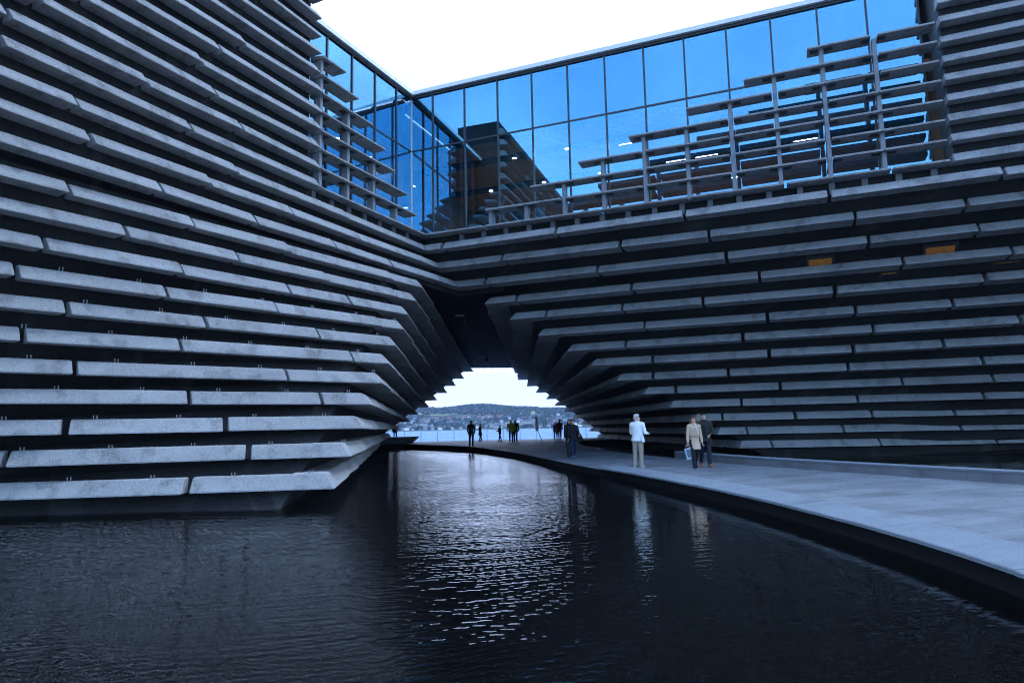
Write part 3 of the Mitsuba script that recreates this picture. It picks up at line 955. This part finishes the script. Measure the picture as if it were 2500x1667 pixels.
def person(label, pos, heading, height, legs=((8, 4), (-8, 10)), arms=((6, 8, 15, 0), (-6, 8, 15, 0)), head_turn=0.0, coat=None, coat_len=0.0, trousers=(0.03, 0.03, 0.035), shoes=(0.02, 0.02, 0.02),
           hair=HAIR, hair_kind="short", fine=0.0, group=None, bulk=1.0, extra=None, seated=False):
    """legs: (thigh forward, knee bend) and arms: (forward, outward, elbow bend, inward) in degrees, the figure's right side first; it faces -y."""
    t = thing("person", label, "person", group)
    S = height / 1.76
    D = math.radians
    sgn = (-1, 1)                      # -x is the figure's right when it faces -y
    hips, knees, ankles, toes = [], [], [], []
    for (a, b), s in zip(legs, sgn):
        h = np.array([s * 0.092, 0, 0.93])
        kn = h + 0.43 * np.array([s * 0.02, -math.sin(D(a)), -math.cos(D(a))])
        an = kn + 0.43 * np.array([0, -math.sin(D(a - b)), -math.cos(D(a - b))])
        pitch = D(max(-40, min(15, (a - b) * 0.7)))
        to = an + np.array([s * 0.02, -0.15 * math.cos(pitch), -0.05 + 0.15 * math.sin(pitch)])
        hips.append(h); knees.append(kn); ankles.append(an); toes.append(to)
    drop = 0.0 if seated else min(min(a[2] - 0.085, b[2] - 0.033) for a, b in zip(ankles, toes))
    sh, el, wr = [], [], []
    for (a, o, e, i_), s in zip(arms, sgn):
        p = np.array([s * 0.185 * bulk, 0.0, 1.42])
        q = p + 0.285 * np.array([s * math.sin(D(o)), -math.sin(D(a)) * math.cos(D(o)), -math.cos(D(a)) * math.cos(D(o))])
        f = D(a + e)
        d = np.array([s * math.sin(D(o * 0.4 - i_)), -math.sin(f) * math.cos(D(i_)), -math.cos(f)])
        w = q + 0.25 * d / np.linalg.norm(d)
        sh.append(p); el.append(q); wr.append(w)
    ct, st = math.cos(D(head_turn)), math.sin(D(head_turn))

    def hd(x, y, z):                   # head coordinates
        return np.array([x * ct - y * st, x * st + y * ct + 0.005, z])
    parts = []
    skull = hull(egg(hd(0, 0.012, 1.665), 0.074, 0.092, 0.092), ball(hd(0, -0.05, 1.60), 0.050), ball(hd(0, -0.062, 1.572), 0.034), ball(hd(0.03, -0.03, 1.585), 0.035), ball(hd(-0.03, -0.03, 1.585), 0.035))
    parts.append(skull)
    parts.append(hull(ball(hd(0, -0.082, 1.655), 0.009, 8), ball(hd(0, -0.108, 1.622), 0.012, 8), ball(hd(0, -0.085, 1.618), 0.014, 8)))
    for s in sgn:
        parts.append(egg(hd(s * 0.077, 0.012, 1.64), 0.010, 0.020, 0.032, 10))
    parts += limb([(0, 0.01, 1.60), (0, 0.015, 1.47)], [0.052, 0.06])
    b = bulk
    chest = hull(egg((0, 0.0, 1.34), 0.165 * b, 0.115 * b, 0.13), ball(sh[0], 0.055), ball(sh[1], 0.055))
    parts += [chest, hull(egg((0, 0, 1.30), 0.155 * b, 0.11 * b, 0.08), egg((0, 0, 1.08), 0.135 * b, 0.105 * b, 0.07)), hull(egg((0, 0, 1.08), 0.135 * b, 0.10 * b, 0.06), egg((0, 0, 0.94), 0.155 * b, 0.115 * b, 0.08))]
    for i in (0, 1):
        parts += limb([sh[i], el[i], wr[i]], [0.052, 0.040, 0.028])
        parts += limb([hips[i], knees[i], ankles[i]], [0.088, 0.054, 0.038])
        parts.append(hull(ball(ankles[i] - [0, -0.03, 0.04], 0.036), ball(toes[i], 0.03)))
        # hand: palm, four fingers, a thumb at its side
        d = wr[i] - el[i]
        d /= np.linalg.norm(d)
        side = np.array([0, -1.0, 0]) - d * (np.array([0, -1.0, 0]) @ d)
        side /= np.linalg.norm(side)
        nrm = np.cross(d, side) * (1 if i == 0 else -1)
        parts.append(hull(ball(wr[i] + d * 0.02, 0.021, 8), ball(wr[i] + d * 0.085 + side * 0.026, 0.014, 8), ball(wr[i] + d * 0.085 - side * 0.026, 0.013, 8)))
        for q, L in zip((-0.027, -0.009, 0.009, 0.027), (0.055, 0.070, 0.076, 0.068)):
            r0 = wr[i] + d * 0.085 + side * q
            r1 = r0 + d * L * 0.5 + nrm * 0.010
            r2 = r1 + d * L * 0.4 + nrm * 0.028
            parts += limb([r0, r1, r2], [0.0095, 0.009, 0.0075], 6)
        r0 = wr[i] + d * 0.03 + side * 0.022
        parts += limb([r0, r0 + side * 0.032 + d * 0.028, r0 + side * 0.034 + d * 0.058], [0.0115, 0.0105, 0.0085], 6)
    M = T().translate([pos[0], pos[1], pos[2] - drop * S]).rotate([0, 0, 1], heading).scale(S)

    def add(name, m, bsdf, label_=None, fine_=fine):
        mesh = finish(m, fine_) if isinstance(m, m3.Manifold) else m
        k_ = put(name, mesh, bsdf, smooth=45, parent=t, to_world=M)
        if label_:
            labels[k_] = {"label": label_}
        return k_
    add("body", union(parts), cloth(SKIN, 0.6))
    # clothes
    e = 0.020
    tr = [hull(egg((0, 0.0, 1.02), 0.15 * b, 0.118 * b, 0.05), egg((0, 0, 0.90), 0.175 * b, 0.13 * b, 0.07))]
    for i in (0, 1):
        tr += limb([hips[i], knees[i], ankles[i] + (knees[i] - ankles[i]) * 0.06], [0.103, 0.074, 0.060])
    add("trousers", union(tr), cloth(trousers))
    for i in (0, 1):
        add("shoe", hull(ball(ankles[i] + [0, 0.022, -0.035], 0.047, 10), ball(toes[i] + [0, 0, 0.004], 0.036, 10), ball(ankles[i] + [0, 0, 0.03], 0.05, 10)), cloth(shoes, 0.5))
    if coat is not None:
        ja = [hull(egg((0, 0.0, 1.34), (0.165 * b + e), 0.115 * b + e + 0.012, 0.14), ball(sh[0], 0.055 + e), ball(sh[1], 0.055 + e), ball((0, 0.01, 1.47), 0.070)),
              hull(ball((0, 0.015, 1.505), 0.066), ball((0, 0.01, 1.42), 0.09), ball(sh[0] * 0.8 + [0, 0, 0.28], 0.055), ball(sh[1] * 0.8 + [0, 0, 0.28], 0.055)),
              hull(egg((0, 0, 1.30), 0.165 * b + e, 0.12 * b + e, 0.08), egg((0, 0, 1.06), 0.145 * b + e, 0.11 * b + e, 0.07)),
              hull(egg((0, 0, 1.06), 0.145 * b + e, 0.11 * b + e, 0.05), egg((0, 0, 0.90 - coat_len * 0.3), 0.178 * b + e, 0.135 * b + e, 0.05))]
        if coat_len > 0:
            zb = 0.90 - coat_len
            fr = sum(k[1] for k in knees) / 2 * coat_len
            ja.append(hull(egg((0, 0, 0.92), 0.175 * b + e, 0.135 * b + e, 0.05), m3.Manifold.cylinder(0.04, 1.0, 1.0, 20).scale([0.215 * b, 0.165 * b + 0.15 * coat_len, 1]).translate([0, fr, zb])))
        for i in (0, 1):
            ja += limb([sh[i], el[i], wr[i] - (wr[i] - el[i]) * 0.08], [0.068, 0.058, 0.046])
        add("jacket", union(ja), cloth(coat))
        add("collar", union([hull(*[ball((0.062 * math.cos(a), 0.012 + 0.062 * math.sin(a), 1.515), 0.022, 8) for a in np.linspace(0, 2 * math.pi, 9)[:-1]])]), cloth(tuple(q * 0.8 for q in coat)))
    if hair_kind != "none":
        hs = [hull(egg(hd(0, 0.028, 1.680), 0.082, 0.090, 0.090), egg(hd(0, -0.035, 1.725), 0.055, 0.05, 0.035)), egg(hd(0, 0.05, 1.625), 0.070, 0.062, 0.07)]
        if hair_kind == "long":
            for s in sgn:
                hs += limb([hd(s * 0.070, 0.0, 1.69), hd(s * 0.098, -0.005, 1.58), hd(s * 0.105, -0.035, 1.44), hd(s * 0.085, -0.055, 1.36)], [0.036, 0.034, 0.032, 0.02])
            hs.append(hull(egg(hd(0, 0.06, 1.66), 0.08, 0.06, 0.09), egg(hd(0, 0.085, 1.45), 0.085, 0.04, 0.07)))
        if hair_kind == "hood":
            hs.append(egg(hd(0, 0.055, 1.56), 0.11, 0.09, 0.10))
        add("hair", union(hs), cloth(hair))
    if fine:
        for s in sgn:
            add("eye", egg(hd(s * 0.030, -0.082, 1.652), 0.013, 0.008, 0.007, 8), cloth((0.02, 0.015, 0.012), 0.3), None, 0)
            add("eyebrow", egg(hd(s * 0.031, -0.084, 1.673), 0.019, 0.006, 0.004, 8), cloth(tuple(q * 0.8 for q in hair)), None, 0)
        add("mouth", egg(hd(0, -0.0965, 1.588), 0.021, 0.005, 0.006, 8), cloth((0.25, 0.08, 0.07)), None, 0)
    ctx = dict(sh=sh, el=el, wr=wr, hips=hips, knees=knees, hd=hd, add=add, M=M, S=S, drop=drop, t=t)
    if extra:
        extra(ctx)
    return ctx


def world(ctx, p):
    return np.array(ctx["M"].matrix)[:3, :3] @ np.asarray(p, float) + np.array(ctx["M"].matrix)[:3, 3]


def strip(pts, r):
    return union(limb(pts, [r] * len(pts), 6))


# man in the white jumper, seen from behind
def back_print(c):
    ms = []
    r = random.Random(3)
    for i in range(9):
        x, z = r.uniform(-0.07, 0.07), 1.16 + 0.026 * i
        dx = r.uniform(0.02, 0.06)
        for q in (0, 1):
            xa, xb = x - dx * q, x + dx * (1 - q)
            za = z + r.uniform(-0.02, 0.02)
            yf = lambda xx, zz: math.sqrt(max(0, 1 - (xx / 0.19) ** 2)) * (0.137 + 0.011 * (zz > 1.25)) + 0.001
            ms.append(hull(*[egg((xx, yf(xx, zz), zz), 0.007, 0.004, 0.005, 6) for xx, zz in ((xa, za), (xb, za + 0.012))]))
    c["add"]("print", union(ms), cloth((0.05, 0.06, 0.08)), None, 0)
    c["add"]("shirt_tail", hull(egg((-0.20, 0.05, 1.08), 0.03, 0.07, 0.03), egg((-0.25, 0.06, 0.86), 0.035, 0.09, 0.02), egg((-0.22, 0.0, 0.88), 0.03, 0.03, 0.02)), cloth((0.72, 0.74, 0.76)))
    c["add"]("beard", hull(ball(c["hd"](0, -0.075, 1.575), 0.035, 10), ball(c["hd"](0.035, -0.04, 1.60), 0.033, 10), ball(c["hd"](-0.035, -0.04, 1.60), 0.033, 10)), cloth((0.5, 0.5, 0.5)))


person("grey-haired person in a white jumper and beige trousers standing by the pool edge", (4.19, 23.4, 0.22), 138, 1.82, legs=((2, 2), (-3, 3)), arms=((2, 16, 84, 20), (10, 10, 75, 25)), head_turn=-42,
       coat=(0.85, 0.86, 0.87), trousers=(0.36, 0.29, 0.235), shoes=(0.35, 0.34, 0.33), hair=(0.45, 0.45, 0.46), fine=0.03, bulk=1.14, extra=back_print)


# woman in the trench coat
def trench(c):
    for x in (-0.045, 0.045):
        for z in (1.27, 1.17, 1.02, 0.92):
            yy = -(0.148 if z > 1.1 else 0.150 + 0.02 * (z < 1.0))
            c["add"]("button", egg((x, yy, z), 0.012, 0.008, 0.012, 8), cloth((0.03, 0.025, 0.02), 0.3), None, 0)
    a = np.linspace(0, 2 * math.pi, 22)
    c["add"]("belt", union([hull(egg((0.172 * math.cos(q), 0.142 * math.sin(q), 1.09), 0.012, 0.012, 0.020, 8), egg((0.172 * math.cos(r_), 0.142 * math.sin(r_), 1.09), 0.012, 0.012, 0.020, 8)) for q, r_ in zip(a[:-1], a[1:])]), cloth((0.28, 0.22, 0.15)), None, 0)
    c["add"]("scarf", union([hull(*[egg((0.07 * math.cos(q), 0.0 + 0.075 * math.sin(q), 1.50 + 0.01 * math.cos(3 * q)), 0.035, 0.035, 0.03, 8) for q in (q0, q0 + 0.8)]) for q0 in np.arange(0, 6.2, 0.7)] + limb([(0.03, -0.10, 1.48), (0.02, -0.125, 1.36), (0.05, -0.15, 1.28)], [0.035, 0.04, 0.02])), cloth((0.62, 0.52, 0.45)))


wc = person("red-haired person in a beige trench coat walking with a shopping bag in one hand", (5.98, 22.9, 0.22), 4, 1.73, legs=((18, 10), (-14, 22)), arms=((4, 12, 8, 0), (0, 10, 14, 0)), head_turn=-8,
            coat=(0.56, 0.40, 0.28), coat_len=0.24, trousers=(0.018, 0.018, 0.02), shoes=(0.02, 0.018, 0.018), hair=(0.16, 0.055, 0.025), hair_kind="long", fine=0.03, bulk=0.93, extra=trench)
labels[wc["t"]]["label"] = "red-haired person in a beige trench coat walking with a shopping bag in one hand"


def open_front(c):
    c["add"]("jumper", hull(egg((0, -0.055, 1.34), 0.075, 0.105, 0.13), egg((0, -0.055, 1.06), 0.080, 0.098, 0.07), egg((0, -0.05, 0.95), 0.08, 0.11, 0.03)), cloth((0.012, 0.018, 0.035)))
    c["add"]("shirt_hem", hull(egg((-0.06, -0.135, 0.90), 0.02, 0.02, 0.010, 8), egg((0.06, -0.135, 0.90), 0.02, 0.02, 0.010, 8)), cloth((0.5, 0.5, 0.55)), None, 0)


person("smiling dark-haired person in an open dark jacket, jeans and tan boots", (6.42, 23.25, 0.22), -6, 1.83, legs=((-12, 18), (14, 6)), arms=((0, 14, 10, 0), (8, 10, 62, 35)), head_turn=6,
       coat=(0.03, 0.027, 0.022), coat_len=0.05, trousers=(0.018, 0.024, 0.040), shoes=(0.30, 0.13, 0.045), hair=(0.025, 0.018, 0.015), fine=0.03, bulk=1.1, extra=open_front)

# her shopping bag
hp = world(wc, wc["wr"][0] + np.array([0, 0, -0.09]))
bag = thing("shopping_bag", "pale blue paper shopping bag carried by the person in the beige trench coat", "bag")
bm = trimesh.convex.convex_hull(np.array([[x * (0.15 if z < 0 else 0.135), y, z] for x in (-1, 1) for z in (-0.36, 0.0) for y in ((-0.055, 0.055) if z < 0 else (-0.03, 0.03))]))
R = trimesh.transformations.rotation_matrix(math.radians(-14), [0, 1, 0])
for m_, nm, col in ((bm, "sack", (0.34, 0.42, 0.48)), (trimesh.creation.box([0.20, 0.004, 0.26]), "printed_panel", (0.10, 0.13, 0.17))):
    m_ = m_.copy()
    if nm == "printed_panel":
        m_.apply_translation([0, -0.0485, -0.17])
        m_.apply_transform(trimesh.transformations.rotation_matrix(math.radians(-4), [1, 0, 0], [0, -0.0485, -0.17]))
    else:
        pass
    m_.apply_transform(R)
    m_.apply_translation(hp + [0.0, 0.0, -0.10])
    put(nm, m_, cloth(col, 0.4), parent=bag)
hm = finish(strip([(-0.07, 0, 0), (-0.05, 0, 0.10), (0.05, 0, 0.10), (0.07, 0, 0)], 0.006), 0)
hm.apply_transform(R)
hm.apply_translation(hp + [0.0, 0.0, -0.10])
put("handle", hm, cloth((0.5, 0.6, 0.65)), parent=bag)

# person in a dark jacket coming along the path with a dark bag
wd = person("person in a dark jacket and jeans striding along the path with a dark bag", (2.62, 30.6, zpath(30.6)), 12, 1.74, legs=((16, 6), (-14, 16)), arms=((10, 12, 12, 0), (14, 12, 60, 18)), head_turn=28,
            coat=(0.018, 0.018, 0.024), coat_len=0.06, trousers=(0.015, 0.026, 0.055), shoes=(0.12, 0.16, 0.22), hair=(0.05, 0.03, 0.02), fine=0.035, bulk=1.0)
hb = thing("shoulder_bag", "black bag hanging at the side of the person in the dark jacket and jeans", "bag")
q = world(wd, [0.33, 0.08, 0.92])
put("sack", finish(hull(*[egg(q + np.array(d), 0.05, 0.05, 0.05, 8) for d in ((-0.14, 0.0, 0.22), (0.02, 0.0, 0.15), (0.14, 0.03, -0.08), (-0.12, 0.0, -0.16), (0.02, 0.06, -0.16))]), 0.03), cloth((0.012, 0.012, 0.013)), smooth=50, parent=hb)
put("strap", finish(strip([q + [-0.12, 0, 0.22], world(wd, [0.19, -0.05, 1.46])], 0.012), 0), cloth((0.012, 0.012, 0.013)), parent=hb)
person("person in a black hooded top walking close behind the person with the dark bag", (2.57, 31.9, zpath(31.9)), 5, 1.74, legs=((10, 6), (-10, 12)), coat=(0.014, 0.014, 0.016), hair=(0.012, 0.012, 0.013), hair_kind="hood")

# people by the river, dark against the light
person("person in dark clothes and a cap walking away along the path in the passage", (-3.10, 50.0, zpath(50)), 180, 1.86, legs=((4, 3), (-5, 14)), arms=((0, 14, 28, 14), (0, 14, 28, 14)), coat=(0.016, 0.016, 0.02), coat_len=0.08, bulk=1.02)
cw = person("person in a dark knee-length coat by the railing, handbag in hand", (-3.20, 65.4, zpath(65.4)), 250, 1.62, legs=((8, 2), (-12, 4)), arms=((0, 6, 10, 0), (14, 8, 80, 10)), coat=(0.02, 0.02, 0.024), coat_len=0.32, hair=(0.05, 0.04, 0.035))
hb2 = thing("handbag", "small dark handbag of the person in the knee-length coat by the railing", "bag")
q = world(cw, cw["wr"][0] + np.array([0, 0, -0.10]))
put("sack", finish(hull(*[ball(q + np.array(d), 0.035, 8) for d in ((-0.10, 0, -0.22), (0.10, 0, -0.22), (-0.07, 0, -0.06), (0.07, 0, -0.06))]), 0), cloth((0.012, 0.012, 0.013)), smooth=50, parent=hb2)
person("child in a dark jacket looking down by the railing, feet apart", (-1.27, 62.0, zpath(62)), 240, 1.44, legs=((14, 4), (-16, 3)), arms=((20, 8, 70, 25), (20, 8, 70, 25)), coat=(0.018, 0.02, 0.024))


def bands(c):
    for z in (1.00, 1.30):
        a = np.linspace(0, 2 * math.pi, 18)
        rx, ry = (0.225, 0.168) if z > 1.2 else (0.205, 0.155)
        c["add"]("reflective_band", union([hull(egg((rx * math.cos(p_), ry * math.sin(p_), z), 0.012, 0.012, 0.028, 6), egg((rx * math.cos(r_), ry * math.sin(r_), z), 0.012, 0.012, 0.028, 6)) for p_, r_ in zip(a[:-1], a[1:])]), cloth((0.45, 0.46, 0.44)), None, 0)


person("person in a yellow high-visibility jacket seen from behind near the railing", (-0.25, 59.0, zpath(59)), 180, 1.88, legs=((2, 2), (-2, 2)), arms=((0, 14, 12, 0), (0, 14, 12, 0)), coat=(0.42, 0.52, 0.035), coat_len=0.03, bulk=1.2, extra=bands)
person("person in a black coat close beside the yellow high-visibility jacket", (0.13, 59.9, zpath(59.9)), 180, 1.86, legs=((3, 2), (-6, 3)), arms=((0, 10, 14, 0), (0, 12, 14, 0)), coat=(0.016, 0.016, 0.018), coat_len=0.1, bulk=1.1)
person("person in a dark red jacket standing near the railing right of the information panel", (4.12, 62.0, zpath(62)), 188, 1.84, legs=((4, 2), (-9, 4)), arms=((0, 10, 12, 0), (0, 12, 12, 0)), coat=(0.15, 0.022, 0.025), trousers=(0.03, 0.03, 0.035))
person("shorter person in grey beside the dark red jacket near the railing", (3.80, 62.5, zpath(62.5)), 170, 1.64, legs=((6, 3), (-8, 6)), arms=((0, 8, 12, 0), (0, 8, 12, 0)), coat=(0.10, 0.11, 0.13), trousers=(0.03, 0.03, 0.04), hair=(0.10, 0.09, 0.09))
person("person in black sitting on the far side of the concrete bench at the pool's end", (-11.0, 63.4, 0.62), 180, 1.74, legs=((88, 88), (84, 86)), arms=((16, 8, 40, 14), (16, 8, 40, 14)), coat=(0.014, 0.014, 0.016), seated=True, bulk=1.1)
for i, (s_, d_, z_, lab) in enumerate(((4.9, 1.0, 1.74, "person behind the blue glazing, nearest the glass corner, seen above the planks"), (5.9, 1.1, 1.80, "person in a pale top behind the blue glazing, right of the other one inside"))):
    c = G0 + uR * s_ - nR * d_
    person(lab, (c[0], c[1], 9.965), 20, z_, coat=(0.10, 0.10, 0.12) if i == 0 else (0.35, 0.4, 0.45))


# ------------------------------------------------------------------ the river and the far shore
struct("river", quad([-2500, 69.6, -2.0], [2500, 69.6, -2.0], [2500, 2100, -2.0], [-2500, 2100, -2.0]), "river_water")


def land_h(x, y):
    t = np.clip((y - 1900) / 1000, 0, 2)
    a = x / np.maximum(y, 1)
    ridge = 80 + 16 * np.exp(-((a + 0.055) / 0.045) ** 2) + 9 * np.exp(-((a + 0.15) / 0.03) ** 2) - 16 * np.clip((a - 0.02) / 0.08, 0, 1) + 6 * np.exp(-((a - 0.09) / 0.02) ** 2)
    q = np.stack([x * 0.004, y * 0.004, 0 * x], -1)
    n = meshkit.fbm(q, 4, seed=3) - 0.5
    return -2.3 + np.minimum(t * 6, 1) * 2.0 + ridge * (t ** 1.15) * np.where(t < 1, 1, 1 - 0.4 * (t - 1)) + 14 * n * np.minimum(t * 2.5, 1)


gx, gy = np.meshgrid(np.linspace(-1500, 1500, 260), np.concatenate([np.linspace(1890, 2950, 150), np.linspace(2980, 3800, 20)]))
gz = land_h(gx, gy)
idx = np.arange(gx.size).reshape(gx.shape)
fa = np.vstack([np.stack([idx[:-1, :-1], idx[:-1, 1:], idx[1:, 1:]], -1).reshape(-1, 3), np.stack([idx[:-1, :-1], idx[1:, 1:], idx[1:, :-1]], -1).reshape(-1, 3)])
struct("hills", tm(np.column_stack([gx.ravel(), gy.ravel(), gz.ravel()]), fa), "land", smooth=True)

# woods on the far hillside
blob = trimesh.creation.icosphere(1)
trees = []


def add_tree(x, y, r):
    v = blob.vertices * (1 + 0.55 * (rng.random((len(blob.vertices), 1)) - 0.5)) * [r, r, r * 0.9]
    trees.append((v + [x, y, float(land_h(np.array(x), np.array(y))) + r * 0.55], blob.faces))


for _ in range(2600):
    y = rng.uniform(1925, 2950)
    a = rng.uniform(-0.26, 0.24)
    x = a * y
    t = (y - 1900) / 1000
    dens = meshkit.fbm(np.array([x * 0.008, y * 0.006, 1.0]), 3, seed=11)
    if t < 0.5 and dens < 0.52:
        continue
    if 0.5 <= t < 0.72 and dens < 0.42:
        continue
    add_tree(x, y, rng.uniform(3.5, 8.0))
for _ in range(420):
    y = rng.uniform(2850, 2960)
    add_tree(rng.uniform(-0.26, 0.24) * y, y, rng.uniform(4, 8))
off, tvs, tfs = 0, [], []
for v, f_ in trees:
    tvs.append(v)
    tfs.append(f_ + off)
    off += len(v)
k = put("woodland", tm(np.vstack(tvs), np.vstack(tfs)), "foliage")
labels[k] = {"label": "dark woods and hedges on the hillside across the river", "category": "woodland", "kind": "stuff"}

# houses of the town on the far shore
for nm, col in (("house_white", (0.78, 0.78, 0.78)), ("house_stone", (0.42, 0.40, 0.38)), ("house_brick", (0.30, 0.16, 0.13)), ("slate", (0.09, 0.095, 0.11)), ("red_tile", (0.22, 0.10, 0.075))):
    scene[nm] = principled(col, 0.8, 0.2)


def house_meshes(w, d, h, rh):
    wall = trimesh.creation.box([w, d, h + 6])
    wall.apply_translation([0, 0, h / 2 - 3])
    gab = []
    v = [[-w / 2, -d / 2, h], [w / 2, -d / 2, h], [w / 2, d / 2, h], [-w / 2, d / 2, h], [-w / 2, 0, h + rh], [w / 2, 0, h + rh]]
    roofv = [[-w / 2 - .3, -d / 2 - .4, h - .2], [w / 2 + .3, -d / 2 - .4, h - .2], [w / 2 + .3, d / 2 + .4, h - .2], [-w / 2 - .3, d / 2 + .4, h - .2], [-w / 2 - .3, 0, h + rh], [w / 2 + .3, 0, h + rh]]
    roof = tm(roofv, [[0, 1, 5], [0, 5, 4], [2, 3, 4], [2, 4, 5], [0, 4, 3], [1, 2, 5], [0, 3, 2], [0, 2, 1]])
    ch = trimesh.creation.box([0.9, 0.9, 1.8])
    ch.apply_translation([w * 0.3, 0, h + rh + 0.3])
    return wall, cat([roof, ch])


protos = {n: [mikit.ply(m) for m in house_meshes(*dims)] for n, dims in {"cottage": (9, 8, 4.5, 3.0), "villa": (12, 9, 6.5, 3.6), "terrace": (26, 9, 6.2, 3.4)}.items()}
HTEXT = {("cottage", "house_white"): ("small white house among the trees of the far hillside", "small white houses across the river"),
         ("cottage", "house_stone"): ("small grey stone house on the far hillside", "small grey houses across the river"),
         ("villa", "house_white"): ("two-storey white house on the far shore", "larger white houses across the river"),
         ("villa", "house_stone"): ("two-storey grey stone house on the far shore", "larger grey houses across the river"),
         ("terrace", "house_brick"): ("long brick terrace with reddish roof high on the far hillside", "brick terraces across the river"),
         ("terrace", "house_stone"): ("long grey stone terrace in the town across the river", "stone terraces across the river")}
seen = []


ORD = ("leftmost", "second from the left", "third from the left", "middle", "third from the right", "second from the right", "rightmost")


def add_house(kind, wallm, roofm, x, y, text=None):
    for (a, b) in seen:
        if abs(a - x) < 11 and abs(b - y) < 9:
            return
    seen.append((x, y))
    lab, grp = HTEXT[(kind, wallm)]
    t = thing("house", text or lab, "house", grp)
    M = T().translate([x, y, float(land_h(np.array(x), np.array(y)))]).rotate([0, 0, 1], float(rng.choice([0, 0, 8, -12, 20, 90])) if kind != "terrace" else float(rng.uniform(-6, 6)))
    for nm, pl, mat in (("wall", protos[kind][0], wallm), ("roof", protos[kind][1], roofm)):
        scene[f"{t}__{nm}"] = {**pl, "bsdf": {"type": "ref", "id": mat}, "to_world": M}


for i, a in enumerate((-0.126, -0.110, -0.093, -0.070, -0.052, -0.036, -0.020)):
    add_house("terrace", "house_brick", "red_tile", a * 2330, 2330 + 10 * (i % 2), "reddish brick terrace high on the far hillside, " + ORD[i] + " in its row")
for _ in range(240):
    y = 1925 + 460 * rng.random() ** 1.3
    a = rng.uniform(-0.20, 0.17)
    if a > 0.02 and rng.random() < 0.5:
        y += rng.uniform(0, 220)
    kind = rng.choice(["cottage", "villa", "villa", "terrace"], p=[0.42, 0.24, 0.22, 0.12])
    wallm = "house_stone" if kind == "terrace" else rng.choice(["house_white", "house_stone"], p=[0.55, 0.45])
    add_house(str(kind), str(wallm), "slate", a * y, y)


# ------------------------------------------------------------------ the air over the river
scene["haze_air"] = {"type": "homogeneous", "albedo": {"type": "rgb", "value": [0.95, 0.95, 0.95]}, "sigma_t": {"type": "rgb", "value": [0.000034, 0.000046, 0.000068]}}
scene["haze"] = {"type": "cube", "to_world": T().translate([0, 200, 120]).scale([3300, 3700, 127]), "bsdf": {"type": "null"}, "interior": {"type": "ref", "id": "haze_air"}}
labels["haze"] = {"kind": "stuff", "label": "thin blue haze over the river", "category": "haze"}
scene["camera"]["medium"] = {"type": "ref", "id": "haze_air"}
